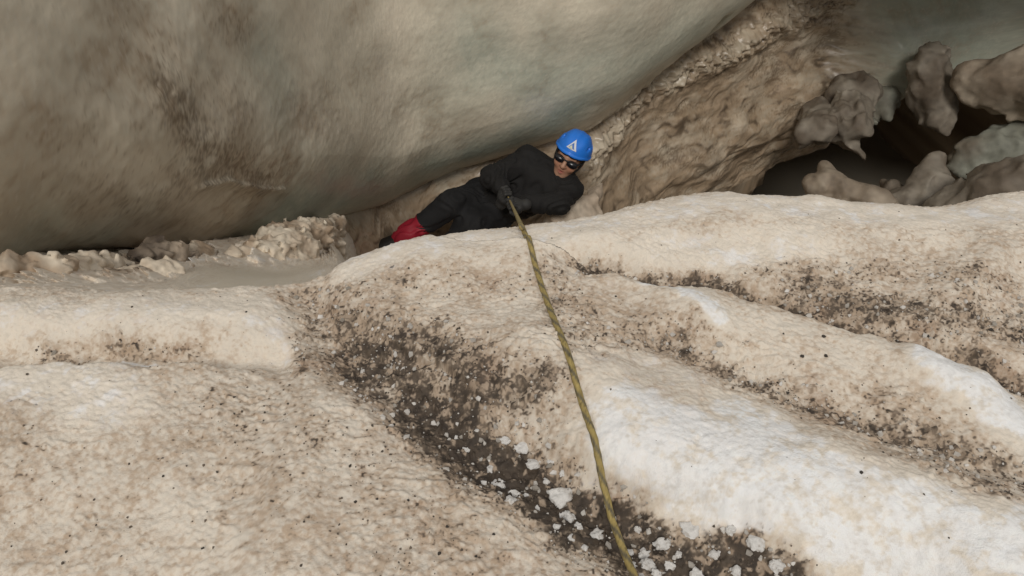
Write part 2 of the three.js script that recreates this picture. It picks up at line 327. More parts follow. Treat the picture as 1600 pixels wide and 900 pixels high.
  tag(mesh('snow_slope', cut(true), new THREE.MeshStandardMaterial({ map, roughness: 0.75, bumpMap: bump, bumpScale: 0.0018 })), 'dirty granular snow slope in the foreground falling to the crevasse lip', null, null, 'structure');
  tag(mesh('snow_field', cut(false), new THREE.MeshStandardMaterial({ vertexColors: true, roughness: 0.75, bumpMap: bump, bumpScale: 0.0018 })), 'dirty snow surface of the glacier beyond the picture', null, null, 'structure');
}
console.log('slope done');

// ---------------------------------------------------------------- the far wall
const creasePx = [[-400, 440, 2.1], [0, 412, 2.6], [300, 386, 3.4], [420, 366, 4.0], [520, 340, 4.7], [600, 318, 5.1], [700, 275, 5.3], [800, 238, 5.4], [930, 192, 5.65], [1050, 100, 6.1], [1190, -10, 6.7]];
const creaseW = creasePx.map(([x, y, d]) => at(x, y, d));
console.log(creaseW.map((p) => p.toArray().map((n) => n.toFixed(2)).join(' ')).join(' | '));
const planPts = [V(-1.72, 0, -0.8), V(-1.6, 0, -1.15), ...creaseW.slice(1).map((p) => V(p.x, 0, p.z)), V(2.9, 0, -6.4), V(4.2, 0, -6.8), V(7, 0, -7.4), V(14, 0, -8.4), V(34, 0, -10)];
const plan = (() => {                                     // the wall's foot line seen from above, by distance along it
  const c = new THREE.CatmullRomCurve3(planPts, false, 'centripetal'), p = [], N = 4000, q = V(0, 0, 0); let s = 0, last = null;
  for (let i = 0; i <= N; i++) { c.getPoint((i / N), q); if (last) s += Math.hypot(q.x - last[1], q.z - last[2]); last = [s, q.x, q.z]; p.push(last); }
  return p;
})();
function planAt(s) {
  const n = plan.length - 1; let lo = 0, hi = n;
  if (s <= 0) return [plan[0][1], plan[0][2]]; if (s >= plan[n][0]) return [plan[n][1], plan[n][2]];
  while (hi - lo > 1) { const m = (lo + hi) >> 1; if (plan[m][0] <= s) lo = m; else hi = m; }
  const t = (s - plan[lo][0]) / (plan[hi][0] - plan[lo][0] + 1e-9);
  return [mix(plan[lo][1], plan[hi][1], t), mix(plan[lo][2], plan[hi][2], t)];
}
function wallNormal(s) { const a = planAt(s - 0.2), b = planAt(s + 0.2), dx = b[0] - a[0], dz = b[1] - a[1], l = Math.hypot(dx, dz); return [-dz / l, dx / l]; }
function nearPlan(x, z) { let best = 1e9, k = 0; for (let i = 0; i < plan.length; i += 2) { const d = (plan[i][1] - x) ** 2 + (plan[i][2] - z) ** 2; if (d < best) { best = d; k = i; } } return plan[k][0]; }
const creaseS = creaseW.slice(1).map((p) => [nearPlan(p.x, p.z), p.y]);
const sEnd = creaseS[creaseS.length - 1][0];
const creaseY = curve([[0, -0.5], ...creaseS, [sEnd + 1.6, -1.65], [sEnd + 4, -1.5], [60, -1.5]]);
function wallHit(px, py) {                                // photograph -> (distance along, height) on the plain upright wall
  const r = ray(px, py); let t = 1.2, s = 0;
  for (; t < 14; t += 0.03) {
    const x = EYE.x + r.x * t, z = EYE.z + r.z * t; s = nearPlan(x, z); const p = planAt(s), n = wallNormal(s);
    if ((x - p[0]) * n[0] + (z - p[1]) * n[1] < 0) break;
  }
  return [s, EYE.y + r.y * t];
}
const wl = (pts) => pts.map(([x, y]) => wallHit(x, y));
const BAND = wl([[915, 235], [980, 172], [1040, 130], [1090, 100], [1160, 60], [1230, 25], [1310, -15]]);     // lumpy dirty band
const SHELF = wl([[960, 300], [1060, 230], [1150, 180], [1260, 120], [1330, 60]]);
const OVER = wl([[1270, 150], [1310, 125], [1350, 108], [1440, 78], [1520, 50], [1640, 5]]);                   // lower edge of the grey overhang
const CAVE = wl([[1085, 900], [1105, 345], [1140, 290], [1180, 238], [1265, 206], [1330, 158], [1420, 118], [1500, 85], [1600, 45], [1760, 10], [1900, 345], [1900, 900]]);
const CREVICE = wl([[1052, 98], [1075, 62], [1098, 30]]);
const LEDGELINE = wl([[230, 285], [360, 275]]);
const GRIME = [
  [wl([[120, 120], [170, 200], [230, 245], [330, 275]]), 0.16, 0.75], [wl([[60, 20], [150, 80], [260, 150]]), 0.2, 0.45], [wl([[200, 0], [260, 40]]), 0.12, 0.5],
  [wl([[120, 290], [250, 270], [360, 270]]), 0.14, 0.55], [wl([[0, 200], [80, 260], [160, 320]]), 0.2, 0.45], [wl([[350, 150], [420, 160]]), 0.2, 0.3], [wl([[0, 350], [150, 360], [320, 340]]), 0.1, 0.35],
];
const GREEN = [
  [wl([[390, 320], [470, 320], [560, 295], [680, 245], [800, 180], [860, 140]]), 0.22, 1], [wl([[700, 60], [820, 90], [1000, 60], [1120, 20]]), 0.3, 0.7],
  [wl([[0, 360], [120, 380]]), 0.12, 0.7], [wl([[300, 90], [340, 130]]), 0.15, 0.5],
];
function polyDist(P, x, y) {
  let inside = false; for (let i = 0, j = P.length - 1; i < P.length; j = i++) if ((P[i][1] > y) !== (P[j][1] > y) && x < (P[j][0] - P[i][0]) * (y - P[i][1]) / (P[j][1] - P[i][1]) + P[i][0]) inside = !inside;
  const d = lineDist([...P, P[0]], x, y)[0]; return inside ? d : -d;
}
const RIGHT0 = wallHit(880, 220)[0];
const DIAG = (() => { const a = wallHit(930, 300), b = wallHit(1250, 130), l = Math.hypot(b[0] - a[0], b[1] - a[1]); return [(b[0] - a[0]) / l, (b[1] - a[1]) / l]; })();
const S_TURN = wallHit(520, 250)[0], ALONG = (() => {                                          // distance along the wall, counted slower where the wall turns edge-on, so that marks keep an even grain
  const t = [0]; for (let i = 1; i < 1200; i++) { const s = i * 0.03, n = wallNormal(s), q = planAt(s), l = Math.hypot(q[0], 1.9, q[1]); t.push(t[i - 1] + 0.03 * clamp(1.15 * Math.abs(n[0] * q[0] + n[1] * q[1]) / l, 0.72, 1)); } return t;
})(), along = (s) => { const f = clamp(s / 0.03, 0, 1198), i = Math.floor(f); return mix(ALONG[i], ALONG[i + 1], f - i); }, ROOF0 = wallHit(985, 60)[0], LDIR = (() => { const a = wallHit(60, 20), b = wallHit(330, 275), dx = along(b[0]) - along(a[0]), l = Math.hypot(dx, b[1] - a[1]); return [dx / l, (b[1] - a[1]) / l]; })();
function wallOut(x, y, c) {                               // how far the wall stands out from its upright foot line, metres
  const dy = y - creaseY(x), right = sstep(RIGHT0, RIGHT0 + 0.7, x);
  const wx = x + 0.1 * fbm(x * 2.2, y * 2.2, 3), wy = y + 0.1 * fbm(x * 2.2 + 9, y * 2.2 + 4, 3), al = x * DIAG[0] + y * DIAG[1], ac = -x * DIAG[1] + y * DIAG[0];
  let o;
  if (dy > 0) o = (0.3 + 0.04 * (1 - right)) * (1 - Math.exp(-dy / 0.3)) - 0.12 * Math.max(0, dy - 0.5);
  else o = mix(-0.06 + 0.62 * Math.min(-dy, 1.3), -0.12 + 0.3 * Math.min(-dy, 1.2), right);
  o += 0.06 * fbm(along(x) * 1.3 + 3, y * 1.5, 2);
  const bd = lineDist(BAND, wx, wy), band = Math.exp(-((bd[0] / 0.14) ** 2)); c.band = band; c.lump = 0;
  if (band > 0.02) { c.lump = ridged(wx * 7, wy * 7, 3, 0.55) - 0.62; o += band * (0.09 - 0.12 * c.lump + 0.06 * fbm(x * 11, y * 11, 3, 0.65)); c.lump = -c.lump; }
  const sh = lineDist(SHELF, wx, wy), shelf = Math.exp(-((sh[0] / 0.2) ** 2)); c.shelf = shelf; o += 0.1 * shelf;
  const ov = lineDist(OVER, wx, wy), sdv = ov[0] * (ov[1] > 0 ? 1 : -1); c.over = x > OVER[0][0] - 0.3 ? sstep(-0.06, 0.12, sdv) * sstep(OVER[0][0] - 0.3, OVER[0][0] + 0.3, x) : 0;
  if (ov[0] < 1.5 && x > OVER[0][0] - 0.3) o += 0.5 * sstep(-0.1, 0.16, sdv) * sstep(OVER[0][0] - 0.3, OVER[0][0] + 0.4, x) * (1 - sstep(0.5, 1.3, sdv));
  const low = dy < 0.1 ? sstep(0.1, -0.1, dy) * (1 - c.over) * (1 - 0.6 * band) : 0; c.low = low; c.streak = 0;
  if (low) { const wob = 0.15 * fbm(x * 3, y * 3, 2); c.streak = ridged(al * 1.7 + wob, (ac + wob) * 6, 4, 0.55) - 0.64; o += low * (0.05 * c.streak + 0.07 * fbm(al * 1.6, ac * 4, 3) * right); }
  const cr = lineDist(CREVICE, wx, wy); o -= 0.12 * Math.exp(-((cr[0] / 0.06) ** 2));
  const ll = lineDist(LEDGELINE, wx, wy); o += 0.03 * Math.exp(-((ll[0] / 0.03) ** 2)) * (ll[1] < 0 ? 1 : 0.4);
  const cv = polyDist(CAVE, x + 0.12 * n2(x * 1.6, y * 1.6), y + 0.12 * n2(x * 1.6 + 9, y * 1.6)); c.cave = cv;
  if (cv > -0.2) o -= 11 * sstep(-0.04, 0.4, cv) - 0.16 * fbm(x * 5, y * 5, 3) * sstep(0, 0.2, cv);
  c.grime = 0; c.green = 0;
  for (const [L, r, a] of GRIME) { const d = lineDist(L, wx, wy)[0]; c.grime = Math.max(c.grime, a * Math.exp(-((d / r) ** 2))); }
  for (const [L, r, a] of GREEN) { const d = lineDist(L, wx, wy)[0]; c.green = Math.max(c.green, a * Math.exp(-((d / r) ** 2))); }
  const u = along(x); o += 0.03 * c.grime * (ridged(u * 9, y * 9, 3) - 0.7) + 0.0022 * fbm(u * 24, y * 24, 3, 0.6);
  const w = sstep(ROOF0, ROOF0 + 0.9, x);                 // the wall leans far out over the hollow, above the picture
  if (w > 0 && y > -2) { const q = planAt(x), n = wallNormal(x), d = ((y - 1.45 - 1.5 * (1 - w)) / 0.43 - q[1]) / n[1]; if (d > o) o = Math.min(d, 2.1 + 0.15 * fbm(x, y, 2)); }
  return o;
}
const ICE = { pale: [0.80, 0.72, 0.58], green: [0.45, 0.49, 0.41], brown: [0.37, 0.275, 0.185], dark: [0.075, 0.053, 0.034], rime: [0.74, 0.70, 0.63] };
function wallColour(x, y, c, o) {
  const al = x * DIAG[0] + y * DIAG[1], ac = -x * DIAG[1] + y * DIAG[0];
  const la = x * LDIR[0] + y * LDIR[1], lc = -x * LDIR[1] + y * LDIR[0], blotch = fbm(x * 2.4 + 9, y * 2.4, 5, 0.6), cl0 = fbm(x * 6 + 60 + blotch, y * 8, 4, 0.65), fine = 0.7 * fbm(x * 42, y * 42, 4, 0.95) + 0.3 * n2(x * 130 + 70, y * 130), cloud = mix(fbm(la * 3.2 + 60 + blotch, lc * 8, 4, 0.7), cl0, sstep(along(S_TURN) - 0.6, along(S_TURN) + 0.5, x)), vein = sstep(0.9, 0.985, 1 - Math.abs(fbm(x * 5 + 11, y * 7 + 3, 3, 0.6))) * sstep(-0.1, 0.3, blotch + 0.3 * cloud), sl = sstep(along(S_TURN) - 0.2, along(S_TURN) + 0.6, x), str = mix(1.3 * fbm(la * 2.2 + 20, lc * 15 + blotch, 4, 0.65), fbm(al * 4, ac * 22, 4, 0.6), sl), fleck = sstep(0.28, 0.62, n2(x * 95, y * 95) * 0.6 + 0.5 * cloud + 0.3 * fine);
  const green = clamp(0.12 + c.over * 0.8 + c.green * (0.85 + 0.5 * cloud) + 0.35 * blotch), brown = clamp(0.12 + 0.55 * blotch + 0.6 * cloud + 0.55 * fine + c.grime * 0.8 + 0.28 * str * (1 - sl) + 0.25 * vein + c.low * 0.8 + c.band * 0.3 - c.green * 0.35);
  const dark = clamp(sstep(0.25, 0.7, fine * 0.9 + c.grime * 0.65 + 0.3 * cloud + 0.35 * c.low - 1.2 * c.lump * c.band - 1.6 * c.streak) * (0.1 + c.grime * 0.7 + c.band * 0.7 + 0.45 * c.low)), rime = Math.max(fleck * 0.5 * (1 - c.low), sstep(0.25, 0.6, 0.7 * fine - 0.2 * blotch + 0.25 * cloud + 1.5 * c.band * c.lump) * (0.3 + 0.6 * c.band));
  const crack = 0.75 * c.low * sstep(0.16, 0.27, c.streak + 0.06 * fine) * sstep(-0.25, 0.2, cl0);
  for (let k = 0; k < 3; k++) {
    let q = mix(ICE.pale[k], ICE.green[k], green); q = mix(q, ICE.brown[k], brown * (0.85 + 0.12 * c.low)); q = mix(q, ICE.rime[k], rime * 0.7); q = mix(q, ICE.dark[k], Math.max(dark, crack));
    o[3 + k] = Math.min(0.85, q * (1 + (0.14 + 0.3 * c.low) * str + 0.3 * fine));
  }
}
const wallTmp = {};
function wallPoint(x, y, lift = 0) { const n = wallNormal(x), q = planAt(x), d = wallOut(x, y, wallTmp) + lift; return V(q[0] + n[0] * d, y, q[1] + n[1] * d); }
{
  const S = spaced([[0, 0.5, 30], [0.5, 3.6, 560], [3.6, 8.8, 500], [8.8, 34, 40, 3]]);
  const Y = spaced([[-8.6, -3.4, 40], [-3.4, -2.4, 110], [-2.4, 0, 300]]), BACK = spaced([[0, 30, 40, 2.5]]);
  const nY = Y.length;
  const g = gridGeo(S.length - 1, nY + BACK.length - 2, (i, j, o) => {
    const x = S[i], n = wallNormal(x), q = planAt(x), top = mix(-0.25, 0.38, sstep(0, 0.6, x)), back = j < nY ? 0 : BACK[j - nY + 1], yy = j < nY ? Y[j] : 0, y = yy + top * sstep(-1, 0, yy);
    const d = wallOut(x, y, wallTmp) - back;
    o[0] = q[0] + n[0] * d; o[1] = y; o[2] = q[1] + n[1] * d;
    if (back) o[1] += 0.05 * (1 - Math.exp(-back * 2)) + 0.12 * fbm(x * 0.8, back * 0.8, 3);
    wallColour(along(x), y + back, wallTmp, o); o[6] = along(x) * 1.3; o[7] = (y + back) * 1.3;
  });
  tag(mesh('ice_wall', g, iceMat), 'grey green ice wall of the crevasse with brown grime and a dark hollow at the right', null, null, 'structure');
}
{ // the bottom of the crevasse
  const g = gridGeo(160, 60, (i, j, o) => { const x = -20 + 40 * i / 160, z = -22 + 22 * j / 60; o[0] = x; o[1] = -8 + 0.25 * fbm(x, z, 4); o[2] = z; o[3] = 0.3; o[4] = 0.27; o[5] = 0.22; o[6] = x; o[7] = z; });
  g.index.array.reverse(); g.computeVertexNormals();
  tag(mesh('crevasse_floor', g, iceMat), 'dark icy floor deep in the crevasse', null, null, 'structure');
}
console.log('wall done');
// ---------------------------------------------------------------- the snow ledge wedged at the left
const ledgeNet = [
  [[-260, 480, 1.6], [-260, 468, 1.72], [-260, 458, 1.8], [-260, 440, 2.0], [-260, 425, 2.3]],
  [[0, 474, 1.7], [0, 452, 1.9], [0, 443, 2.02], [0, 421, 2.35], [0, 404, 2.8]],
  [[130, 472, 1.72], [130, 451, 1.95], [130, 441, 2.12], [130, 407, 2.6], [130, 392, 3.05]],
  [[250, 468, 1.75], [250, 449, 2.0], [250, 438, 2.25], [250, 396, 2.85], [250, 384, 3.4]],
  [[330, 464, 1.75], [330, 440, 2.1], [330, 413, 2.7], [330, 389, 3.1], [330, 377, 3.75]],
  [[430, 460, 1.75], [430, 437, 2.2], [430, 418, 2.9], [430, 371, 3.4], [430, 358, 4.25]],
  [[500, 452, 1.8], [500, 425, 2.5], [500, 407, 3.2], [500, 354, 3.9], [500, 340, 4.8]],
  [[540, 436, 2.0], [532, 420, 2.8], [530, 408, 3.3], [530, 372, 4.1], [548, 365, 5.0]],
  [[560, 440, 2.2], [548, 440, 2.9], [545, 440, 3.5], [552, 420, 4.25], [565, 400, 5.2]],
  [[570, 700, 2.6], [560, 700, 3.2], [560, 700, 3.8], [565, 700, 4.5], [580, 600, 5.4]],
].map((r) => r.map(([x, y, d]) => at(x, y, d)));
const rowCurves = ledgeNet.map((r) => new THREE.CatmullRomCurve3(r, false, 'centripetal'));
function ledgePoint(u, w) { const c = rowCurves.map((r) => r.getPoint(w)); return new THREE.CatmullRomCurve3(c, false, 'centripetal').getPoint(u); }
{
  const NU = 420, NW = 150, base = [], rows = [];
  for (let j = 0; j <= NW; j++) { const c = new THREE.CatmullRomCurve3(rowCurves.map((r) => r.getPoint(j / NW)), false, 'centripetal'); rows.push([...Array(NU + 1).keys()].map((i) => c.getPoint(i / NU))); }
  const spots = [[0.315, 0.66, 0.07, 0.9], [0.36, 0.72, 0.06, 1], [0.24, 0.78, 0.05, 0.45], [0.64, 0.78, 0.06, 0.75], [0.69, 0.7, 0.05, 0.6], [0.43, 0.75, 0.02, 0.9], [0.72, 0.62, 0.04, 0.8]];
  const g = gridGeo(NU, NW, (i, j, o) => {
    const p = rows[j][i], u = i / NU, w = j / NW, q = u * 3.6, e = w * 1.5;
    const up = sstep(0.42, 0.62, w), smooth = Math.exp(-(((u - 0.52) / 0.14) ** 2)) * (1 - sstep(0.4, 0.55, w));
    let dirt = 0.16 + 0.14 * fbm(q * 5, e * 5, 3);
    for (const [a, b, r, m] of spots) dirt = Math.max(dirt, m * Math.exp(-(((u - a + 0.02 * fbm(q * 14, e * 14, 3)) / r) ** 2) - (((w - b + 0.08 * fbm(q * 14 + 5, e * 14, 3)) / 0.1) ** 2)));
    dirt *= 1 - smooth;
    const amp = (0.25 + up) * (1 - 0.9 * smooth), h = amp * (0.09 * fbm(q * 3.4 + 3, e * 4, 3) + 0.1 * (ridged(q * 6, e * 6, 3) - 0.6) + 0.03 * fbm(q * 20, e * 20, 3, 0.6) + 0.03 * dirt * fbm(q * 40, e * 40, 3, 0.7));
    o[0] = p.x; o[1] = p.y + h * 0.8; o[2] = p.z + h * 0.6;
    snowColour(q * 0.5, e * 0.5, [clamp(dirt), 0.2 + 0.3 * fbm(q * 4, e * 4, 2)], o); o[6] = q * 4; o[7] = e * 4;
    if (smooth > 0) { const k = smooth * 0.8; o[3] = mix(o[3], 0.62, k); o[4] = mix(o[4], 0.56, k); o[5] = mix(o[5], 0.45, k); }
  });
  tag(mesh('snow_ledge', g, snowMat), 'dirty snow ledge wedged between the slope and the ice wall', null, null, 'structure');
}
console.log('ledge done');

// ---------------------------------------------------------------- ice shapes in the hollow
const roughIce = new THREE.MeshStandardMaterial({ vertexColors: true, roughness: 0.72, bumpMap: grainTex, bumpScale: 0.003 });
const lumpTint = (pale, brown, fs) => (p, o) => { const t = clamp(0.5 + 1.5 * fbm3(p, 4.5 * fs, 4)), f = 1 + 0.3 * fbm3(p, 30 * fs, 2); for (let k = 0; k < 3; k++) o[k] = mix(pale[k], brown[k], t) * f; };
function iceLump(name, label, parts, cellSize, rough, tint, category = 'ice block', fs = 1) {
  const P = parts.map(([a, b, ra, rb]) => [at(...a), at(...b), ra, rb ?? ra]), lo = V(1e9, 1e9, 1e9), hi = V(-1e9, -1e9, -1e9);
  for (const [a, b, ra, rb] of P) for (const [q, r] of [[a, ra], [b, rb]]) { lo.min(q.clone().subScalar(r + 0.08)); hi.max(q.clone().addScalar(r + 0.08)); }
  const g = nets((p) => {
    let d = 9; for (const [a, b, ra, rb] of P) d = smin(d, capsule(p, a, b, ra, rb), fs > 1 ? 0.06 : 0.08);
    return d > 0.2 ? d : d + rough * (fbm3(p, 4 * fs, 3) * 1.1 + (fs > 1 ? 0.5 : -0.7) * (0.5 - Math.abs(fbm3(p, (fs > 1 ? 9 : 6) * fs, 2)) * 2.4) + (fs > 1 ? 0.3 : 0.42) * fbm3(p, 15 * fs, 4));
  }, lo, hi, cellSize, lumpTint(...tint, fs));
  return tag(mesh(name, g, fs > 1 ? snowMat : roughIce), label, category);
}
const PALE = [[0.44, 0.375, 0.295], [0.24, 0.19, 0.14]], GREY = [[0.30, 0.265, 0.215], [0.15, 0.12, 0.09]], GREENISH = [[0.26, 0.265, 0.22], [0.17, 0.145, 0.11]];
iceLump('ice_column', 'pale column of ice lumps hanging in the dark hollow', [[[1455, 100, 7.2], [1458, 125, 7.15], 0.15, 0.16], [[1440, 150, 7.2], [1470, 150, 7.1], 0.1, 0.15], [[1470, 180, 7.1], [1480, 190, 7.1], 0.12, 0.1], [[1455, 90, 8.0], [1455, 115, 7.2], 0.12, 0.14], [[1445, 175, 7.2], [1452, 180, 7.15], 0.06, 0.07]], 0.016, 0.05, GREY, 'ice column');
iceLump('ice_slab', 'large smooth slab of ice hanging at the right edge', [[[1515, 122, 6.9], [1620, 112, 6.8], 0.12, 0.18], [[1535, 142, 6.9], [1640, 140, 6.8], 0.14, 0.2], [[1565, 162, 6.9], [1680, 158, 6.8], 0.1, 0.18], [[1590, 100, 7.8], [1600, 120, 6.9], 0.12, 0.2], [[1585, 184, 6.85], [1600, 187, 6.85], 0.045, 0.05]], 0.02, 0.035, PALE, 'ice slab');
iceLump('ice_boss', 'rounded brown ice boss at the upper rim of the dark hollow', [[[1258, 214, 6.7], [1285, 202, 6.7], 0.09, 0.1], [[1285, 185, 7.2], [1278, 205, 6.75], 0.16, 0.1]], 0.014, 0.05, GREY, 'ice boss');
iceLump('ice_boss', 'larger brown ice boss right of the rounded one above the black hole', [[[1308, 192, 6.95], [1335, 205, 6.9], 0.12, 0.11], [[1330, 225, 6.95], [1345, 240, 6.95], 0.08, 0.05], [[1335, 150, 7.4], [1322, 190, 7.0], 0.22, 0.15]], 0.014, 0.06, GREY, 'ice boss');
iceLump('ice_block', 'pale pointed ice block with a raised horn behind the snow lip', [[[1285, 290, 6.0], [1365, 308, 5.9], 0.09, 0.06], [[1287, 264, 6.05], [1290, 290, 6.0], 0.05, 0.09], [[1262, 286, 6.0], [1292, 296, 6.0], 0.02, 0.09], [[1365, 308, 5.9], [1392, 318, 5.88], 0.06, 0.025], [[1310, 335, 6.0], [1370, 335, 5.95], 0.15, 0.12], [[1330, 420, 6.2], [1340, 335, 6.0], 0.3, 0.12]], 0.012, 0.03, PALE);
iceLump('ice_block', 'grey jagged ice block between the horned block and the large mound', [[[1410, 320, 6.3], [1448, 285, 6.35], 0.11, 0.09], [[1448, 285, 6.35], [1458, 252, 6.4], 0.09, 0.07], [[1440, 320, 6.3], [1475, 285, 6.35], 0.12, 0.05], [[1405, 305, 6.35], [1380, 285, 6.5], 0.09, 0.06], [[1420, 420, 6.5], [1430, 330, 6.3], 0.3, 0.15]], 0.014, 0.045, GREY);
iceLump('ice_mound', 'broad rounded ice mound at the right edge behind the snow lip', [[[1480, 335, 5.9], [1560, 300, 5.8], 0.16, 0.18], [[1560, 300, 5.8], [1680, 285, 5.7], 0.18, 0.22], [[1540, 420, 5.9], [1600, 330, 5.8], 0.35, 0.25]], 0.018, 0.05, GREY, 'ice mound');
iceLump('ice_boulder', 'greenish ice boulder above the rounded mound at the right edge', [[[1525, 245, 6.9], [1560, 230, 6.9], 0.12, 0.12], [[1570, 225, 7.0], [1640, 215, 6.9], 0.15, 0.2], [[1500, 255, 6.9], [1515, 240, 6.95], 0.08, 0.06], [[1600, 300, 7.0], [1600, 240, 7.0], 0.3, 0.2]], 0.016, 0.05, GREENISH, 'ice boulder');
iceLump('ice_fin', 'thin grey ice fin hanging left of the pale column', [[[1375, 155, 7.5], [1382, 180, 7.4], 0.1, 0.06], [[1385, 120, 8.2], [1375, 160, 7.5], 0.2, 0.1], [[1355, 165, 7.5], [1362, 190, 7.4], 0.08, 0.05]], 0.014, 0.05, GREENISH, 'ice fin');
const SNOWY = [[0.78, 0.69, 0.56], [0.40, 0.30, 0.21]], MUDDY = [[0.42, 0.34, 0.26], [0.10, 0.075, 0.055]];
iceLump('snow_chunk', 'large cream snow chunk on the ledge against the ice wall', [[[365, 402, 3.0], [400, 400, 3.1], 0.035, 0.05], [[400, 400, 3.1], [465, 392, 3.3], 0.06, 0.085], [[430, 380, 3.35], [485, 368, 3.55], 0.07, 0.085], [[430, 440, 3.2], [450, 400, 3.3], 0.14, 0.09]], 0.009, 0.03, SNOWY, 'snow chunk', 3);
iceLump('snow_chunk', 'brown crusted snow chunk beside the dark gap on the ledge', [[[490, 365, 3.75], [520, 352, 3.95], 0.06, 0.05], [[505, 385, 3.6], [522, 372, 3.75], 0.05, 0.04], [[500, 430, 3.7], [505, 380, 3.75], 0.12, 0.07]], 0.009, 0.035, [[0.6, 0.52, 0.42], [0.3, 0.22, 0.15]], 'snow chunk', 3);
iceLump('snow_chunk', 'dark muddy snow chunk on the left part of the ledge', [[[225, 405, 2.65], [262, 402, 2.7], 0.03, 0.035], [[262, 398, 2.75], [290, 402, 2.78], 0.035, 0.03], [[250, 440, 2.7], [255, 408, 2.72], 0.06, 0.035]], 0.007, 0.03, MUDDY, 'snow chunk', 3);
iceLump('snow_chunk', 'long low cream snow chunk at the left end of the ledge', [[[-60, 440, 2.1], [40, 434, 2.2], 0.03, 0.035], [[40, 434, 2.2], [130, 424, 2.35], 0.035, 0.04], [[130, 424, 2.35], [185, 415, 2.5], 0.04, 0.035], [[60, 475, 2.2], [70, 440, 2.2], 0.06, 0.04]], 0.007, 0.03, SNOWY, 'snow chunk', 3);
iceLump('snow_chunk', 'small cream snow chunk right of the muddy one', [[[302, 402, 2.85], [318, 396, 2.9], 0.028, 0.025], [[308, 430, 2.85], [310, 402, 2.88], 0.05, 0.03]], 0.007, 0.02, SNOWY, 'snow chunk', 3);
iceLump('snow_chunk', 'low cream snow chunk in front of the muddy one', [[[240, 428, 2.4], [275, 427, 2.42], 0.022, 0.026], [[190, 430, 2.35], [225, 430, 2.38], 0.02, 0.022], [[240, 455, 2.4], [250, 432, 2.4], 0.05, 0.03]], 0.006, 0.02, SNOWY, 'snow chunk', 3);
iceLump('ice_chunk', 'tan snow chunk beside the climber below the left arm', [[[905, 330, 5.15], [932, 305, 5.25], 0.09, 0.05], [[880, 345, 5.1], [935, 345, 5.2], 0.12, 0.06], [[905, 400, 5.2], [905, 340, 5.2], 0.2, 0.12], [[925, 300, 5.3], [935, 288, 5.32], 0.04, 0.02]], 0.012, 0.035, [[0.62, 0.54, 0.44], [0.48, 0.39, 0.3]], 'snow chunk');

// ---------------------------------------------------------------- white lumps and pebbles lying in the dirt
const clumpMat = new THREE.MeshStandardMaterial({ vertexColors: true, roughness: 0.6, bumpMap: grainTex, bumpScale: 0.001 });
function clumpGeo(n, flat) {
  const off = V(n * 3.1, n * 1.7, n * 5.3);
  return nets((p) => { const q = p.clone(); q.y /= flat; const w = q.clone().add(off); return q.length() - 0.78 - 0.5 * fbm3(w, 1.5, 2) - 0.25 * fbm3(w, 4.2, 2); }, V(-1.6, -1.2, -1.6), V(1.6, 1.2, 1.6), 0.11,
    (p, o) => { const d = sstep(0.15, 0.55, fbm3(p.clone().add(off), 3.1, 3)) * 0.6, f = 1 + 0.1 * fbm3(p, 9, 1); o[0] = mix(0.74, 0.3, d) * f; o[1] = mix(0.72, 0.25, d) * f; o[2] = mix(0.69, 0.2, d) * f; });
}
const CG = [0, 1, 2, 3, 4, 5].map((n) => clumpGeo(n + 1, 0.6 + 0.08 * n));
const stepOf = (px) => EYE.distanceTo(V(slopeHit(px[0], px[1])[0], TILT * slopeHit(px[0], px[1])[1], slopeHit(px[0], px[1])[1])) / FOCAL;
function clump(px, py, r, label, group, mat = clumpMat, name = 'ice_lump', category = 'ice lump') {
  const h = slopeHit(px, py), v = h[1] - zLip(h[0]), size = r * stepOf([px, py]), p = slopePoint(h[0], v, size * 0.12);
  const m = mesh(name, CG[Math.floor(rnd() * 6)], mat);
  m.position.copy(p); m.scale.set(size * mix(0.85, 1.25, rnd()), size * mix(0.6, 0.9, rnd()), size * mix(0.9, 1.2, rnd())); m.rotation.set(mix(-0.3, 0.3, rnd()), rnd() * 6.28, mix(-0.3, 0.3, rnd()));
  return tag(m, label, category, group);
}
clump(873, 764, 21, 'largest white ice lump in the dark dirt gully, left of the rope');
clump(887, 795, 13, 'white ice lump just below the largest lump left of the rope');
clump(835, 716, 12, 'white upright ice lump in the dirt above the largest lump');
clump(815, 692, 15, 'grey white ice lump at the upper edge of the dark dirt');
clump(781, 746, 14, 'grey ice lump at the lower left edge of the dark dirt gully');
clump(799, 784, 11, 'flat white ice lump where the dark dirt meets the left snow');
clump(933, 820, 15, 'white ice lump directly left of the rope near the picture bottom');
for (const [x, y, r] of [[790, 684, 7], [803, 766, 8], [854, 741, 6], [892, 838, 7], [728, 686, 6], [765, 715, 7], [745, 665, 4], [712, 668, 4], [840, 790, 5], [822, 765, 5], [905, 815, 6], [870, 820, 5], [915, 850, 6], [860, 720, 5], [755, 745, 5], [880, 735, 5]])
  clump(x, y, r * 1.15, 'small white ice lump in the dark dirt left of the rope', 'small ice lumps left of the rope');
for (const [x, y, r] of [[984, 846, 8], [1009, 846, 9], [960, 800, 6], [1015, 868, 12], [1050, 866, 9], [1040, 835, 11], [1082, 822, 14], [1096, 880, 11], [1140, 832, 8], [1180, 852, 13], [1120, 858, 8], [1066, 850, 6], [990, 872, 6], [1030, 885, 8], [1155, 880, 9], [1215, 880, 10], [1000, 812, 6], [1240, 893, 8]])
  clump(x, y, r * 1.1, 'small white ice lump in the dirt right of the rope', 'small ice lumps right of the rope');
const pebbleMat = new THREE.MeshStandardMaterial({ color: new THREE.Color().setRGB(0.045, 0.037, 0.03), roughness: 0.85 });
